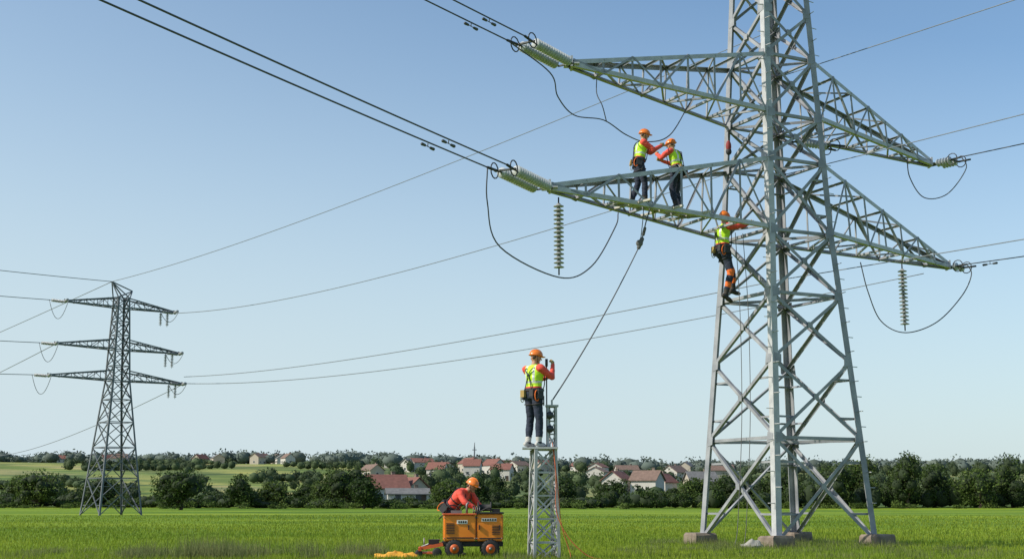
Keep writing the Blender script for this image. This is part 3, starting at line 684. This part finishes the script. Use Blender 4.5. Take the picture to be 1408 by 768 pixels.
person('lineman',(2.90,29.05,zb),R_(-82),dict(chest=(0,.05,1.31),neck=(0,.09,1.48),head=(0,.14,1.63),face=(.1,1,-.25),
 shR=(.20,.07,1.42),shL=(-.18,.09,1.42),elR=(.21,.30,1.24),wrR=(.10,.50,1.38),elL=(-.2,.32,1.28),wrL=(-.07,.52,1.40),
 knR=(.12,.10,.5),anR=(.13,.10,.09),knL=(-.12,.0,.5),anL=(-.13,-.16,.09)))
person('lineman',(3.85,29.70,zb),R_(58),dict(pelvis=(0,-.02,.97),chest=(0,.03,1.30),neck=(0,.08,1.46),head=(.01,.14,1.60),face=(-.1,1,-.35),
 shR=(.20,.05,1.41),shL=(-.20,.07,1.41),elR=(.25,.22,1.20),wrR=(.05,.42,1.28),elL=(-.25,.28,1.26),wrL=(-.06,.48,1.42),
 knR=(.15,.10,.5),anR=(.19,.0,.09),knL=(-.16,.06,.5),anL=(-.22,-.06,.09)))
person('lineman',(5.17,31.15,5.88),R_(-66),dict(pelvis=(0,-.06,1.0),chest=(0,-.07,1.34),neck=(0,-.03,1.52),head=(0,.0,1.68),face=(-.15,1,.3),
 shR=(.20,-.02,1.47),shL=(-.19,.0,1.48),elR=(.24,.28,1.50),wrR=(.16,.56,1.60),elL=(-.24,.28,1.54),wrL=(-.2,.54,1.66),
 hipR=(.1,-.06,.94),knR=(.15,.02,.50),anR=(.12,-.10,.03),toR=(.1,.9,-.55),hipL=(-.1,-.06,.94),knL=(-.16,.26,.62),anL=(-.14,.26,.20),toL=(-.05,1,-.15)),sc=1.16,band=True)
person('lineman',(.40,24.25,2.02),R_(-48),dict(chest=(0,.02,1.32),head=(.01,.05,1.65),face=(.55,1,.05),
 elR=(.28,.20,1.28),wrR=(.16,.34,1.53),elL=(-.22,.22,1.22),wrL=(-.02,.36,1.30),knR=(.11,.04,.5),anR=(.12,.02,.09),anL=(-.13,-.02,.09),knL=(-.12,.03,.5)),boot=12)
person('machine_operator',(-1.08,25.72,0),R_(-118),dict(pelvis=(0,-.12,.90),chest=(0,.10,1.13),neck=(0,.24,1.24),head=(0,.35,1.33),face=(0,1,-.6),
 shR=(.20,.19,1.20),shL=(-.20,.19,1.20),elR=(.26,.34,1.02),wrR=(.16,.5,.92),elL=(-.26,.32,1.0),wrL=(-.14,.5,.92),
 hipR=(.095,-.1,.85),hipL=(-.095,-.1,.85),knR=(.12,.05,.47),knL=(-.12,.05,.47),anR=(.13,-.04,.09),anL=(-.13,-.04,.09)),torso=3)
# ------------------------------------------------------------ machine
import bmesh
E=empty('cable_winch_machine',(-.75,25.1,0),R_(4))
def rb(name,c,s,m,bev=.02):
    bm=bmesh.new();bmesh.ops.create_cube(bm,size=1);bmesh.ops.scale(bm,vec=s,verts=bm.verts)
    bmesh.ops.bevel(bm,geom=bm.edges[:],offset=bev,segments=3,affect='EDGES');me=bpy.data.meshes.new(name);bm.to_mesh(me);bm.free();me.materials.append(m)
    o=bpy.data.objects.new(name,me);COL.objects.link(o);o.parent=E;o.location=c;return o
rb('chassis',(0,0,.255),(1.14,.5,.09),BLACK,.01)
rb('engine_housing',(-.245,0,.55),(.60,.62,.48),ORANGE);rb('winch_housing',(.32,0,.56),(.49,.62,.50),ORANGE)
rb('housing_gap',(.065,0,.54),(.05,.56,.44),BLACK,.005)
rb('hood_lip',(-.245,-.02,.80),(.63,.66,.03),ORED,.008);rb('hood_lip',(.32,-.02,.823),(.52,.66,.03),BLACK,.008)
mb=MB()
for i in range(7): box(mb,(-.42,-.318,.45+i*.03),(.16,.02,.012),0)
for i in range(6): box(mb,(.43,-.318,.44+i*.03),(.15,.02,.012),0)
box(mb,(-.2,-.318,.66),(.2,.012,.07),1);box(mb,(.30,-.318,.70),(.28,.012,.06),1)
for i in range(6): box(mb,(.19+i*.045,-.327,.70),(.028,.01,.035),0)
for i in range(4): box(mb,(-.26+i*.042,-.327,.66),(.024,.01,.04),0)
for x in(-.08,.12,.5): box(mb,(x,-.33,.56),(.02,.03,.09),0)
for x in(-.53,.055,.09,.55):
    for z in(.36,.74): lathe(mb,V((x if x<0 else x-.01,-.312,z)),V((0,-1,0)),[(0,.012),(.012,.012)],8,2)
box(mb,(-.24,-.316,.37),(.5,.01,.02),0);box(mb,(.32,-.316,.36),(.4,.01,.02),0)
mb.obj('grilles_and_labels',[BLACK,WHITE,GREY],E)
mb=MB()
for x in(-.34,.33):
    for y in(-.27,.27):
        p=V((x,y-.06,.17));lathe(mb,p,V((0,1,0)),[(0,.10),(.0,.15),(.02,.17),(.10,.17),(.12,.15),(.12,.10)],22,0)
        lathe(mb,p-V((0,.004,0)),V((0,1,0)),[(0,.0),(.0,.085),(.02,.09)],16,1);lathe(mb,p-V((0,.02,0)),V((0,1,0)),[(0,.03),(.03,.03)],10,2)
        for k in range(18):
            t=k/18*6.283;box(mb,p+V((math.cos(t)*.17,.06,math.sin(t)*.17)),(.02,.11,.018),0,Matrix.Rotation(-t,3,'Y'))
    tube(mb,[(x,-.3,.17),(x,.3,.17)],.02,6,2)
mb.obj('wheels',[BLACK,ORED,GREY],E)
mb=MB()
lathe(mb,V((.1,.0,.92)),V((1,0,0)),[(0,.11),(.02,.11),(.02,.065),(.24,.065),(.24,.11),(.26,.11)],18,0)
tube(mb,[(-.1,.1,.8),(-.1,.1,.98),(-.06,.1,1.02)],.022,8,1);
for i in range(4): tube(mb,[(.02+i*.035,-.18,.8),(.01+i*.04,-.2,.93)],.008,5,1);ellip(mb,(.01+i*.04,-.2,.94),V((.014,0,0)),V((0,.014,0)),V((0,0,.014)),0,8,5)
box(mb,(.45,.05,.87),(.14,.3,.07),0);tube(mb,spline([(.4,-.2,.83),(.3,-.26,.92),(.15,-.2,.86),(0,-.2,.84)]),.012,6,0)
tube(mb,spline([(-.5,.2,.8),(-.45,.1,.95),(-.3,.1,.95),(-.2,.2,.82)]),.012,6,0);box(mb,(-.3,.05,.84),(.2,.2,.06),1)
mb.obj('controls_and_drum',[BLACK,GREY],E)
mb=MB()
for y in(-.24,.24):
    bar(mb,V((-.55,y,.25)),V((-.98,y*.8,.17)),.05,.06);bar(mb,V((-.98,y*.8,.17)),V((-1.02,y*.8,.06)),.05,.05)
box(mb,(-.98,0,.16),(.06,.5,.06));box(mb,(-.78,0,.215),(.05,.42,.05));box(mb,(-.88,0,.09),(.34,.46,.03),0)
box(mb,(-.72,0,.285),(.2,.22,.10),1);tube(mb,[(-.6,-.05,.33),(-.95,-.05,.2)],.018,6,2);tube(mb,[(-.9,.12,.17),(-.9,.12,.36)],.014,6,2)
lathe(mb,V((-1.0,-.24,.08)),V((0,1,0)),[(0,.05),(.01,.075),(.05,.075),(.06,.05)],14,1)
lathe(mb,V((-.66,-.3,.10)),V((0,1,0)),[(0,.06),(.01,.09),(.06,.09),(.07,.06)],14,1)
mb.obj('front_implement',[ORED,BLACK,GREY],E)
def blob(name,c,sx,sy,sz,m,f=3):
    mb=MB();ellip(mb,(0,0,0),V((sx,0,0)),V((0,sy,0)),V((0,0,sz)),0,30,16)
    for i,v in enumerate(mb.v):
        v=V(v);k=1+.35*noise.noise(v*f)+.15*noise.noise(v*f*3);mb.v[i]=(v.x*k,v.y*k,v.z*(1+1.2*noise.noise(v*f*1.4+V((9,0,0)))))
    return mb.obj(name,[m],None,c)
blob('yellow_tarp',(-2.15,24.75,.03),.42,.3,.07,YEL,6);blob('sack',(5.3,29.4,.08),.24,.2,.10,mat('sack_cloth',(.30,.29,.26),.9),5)
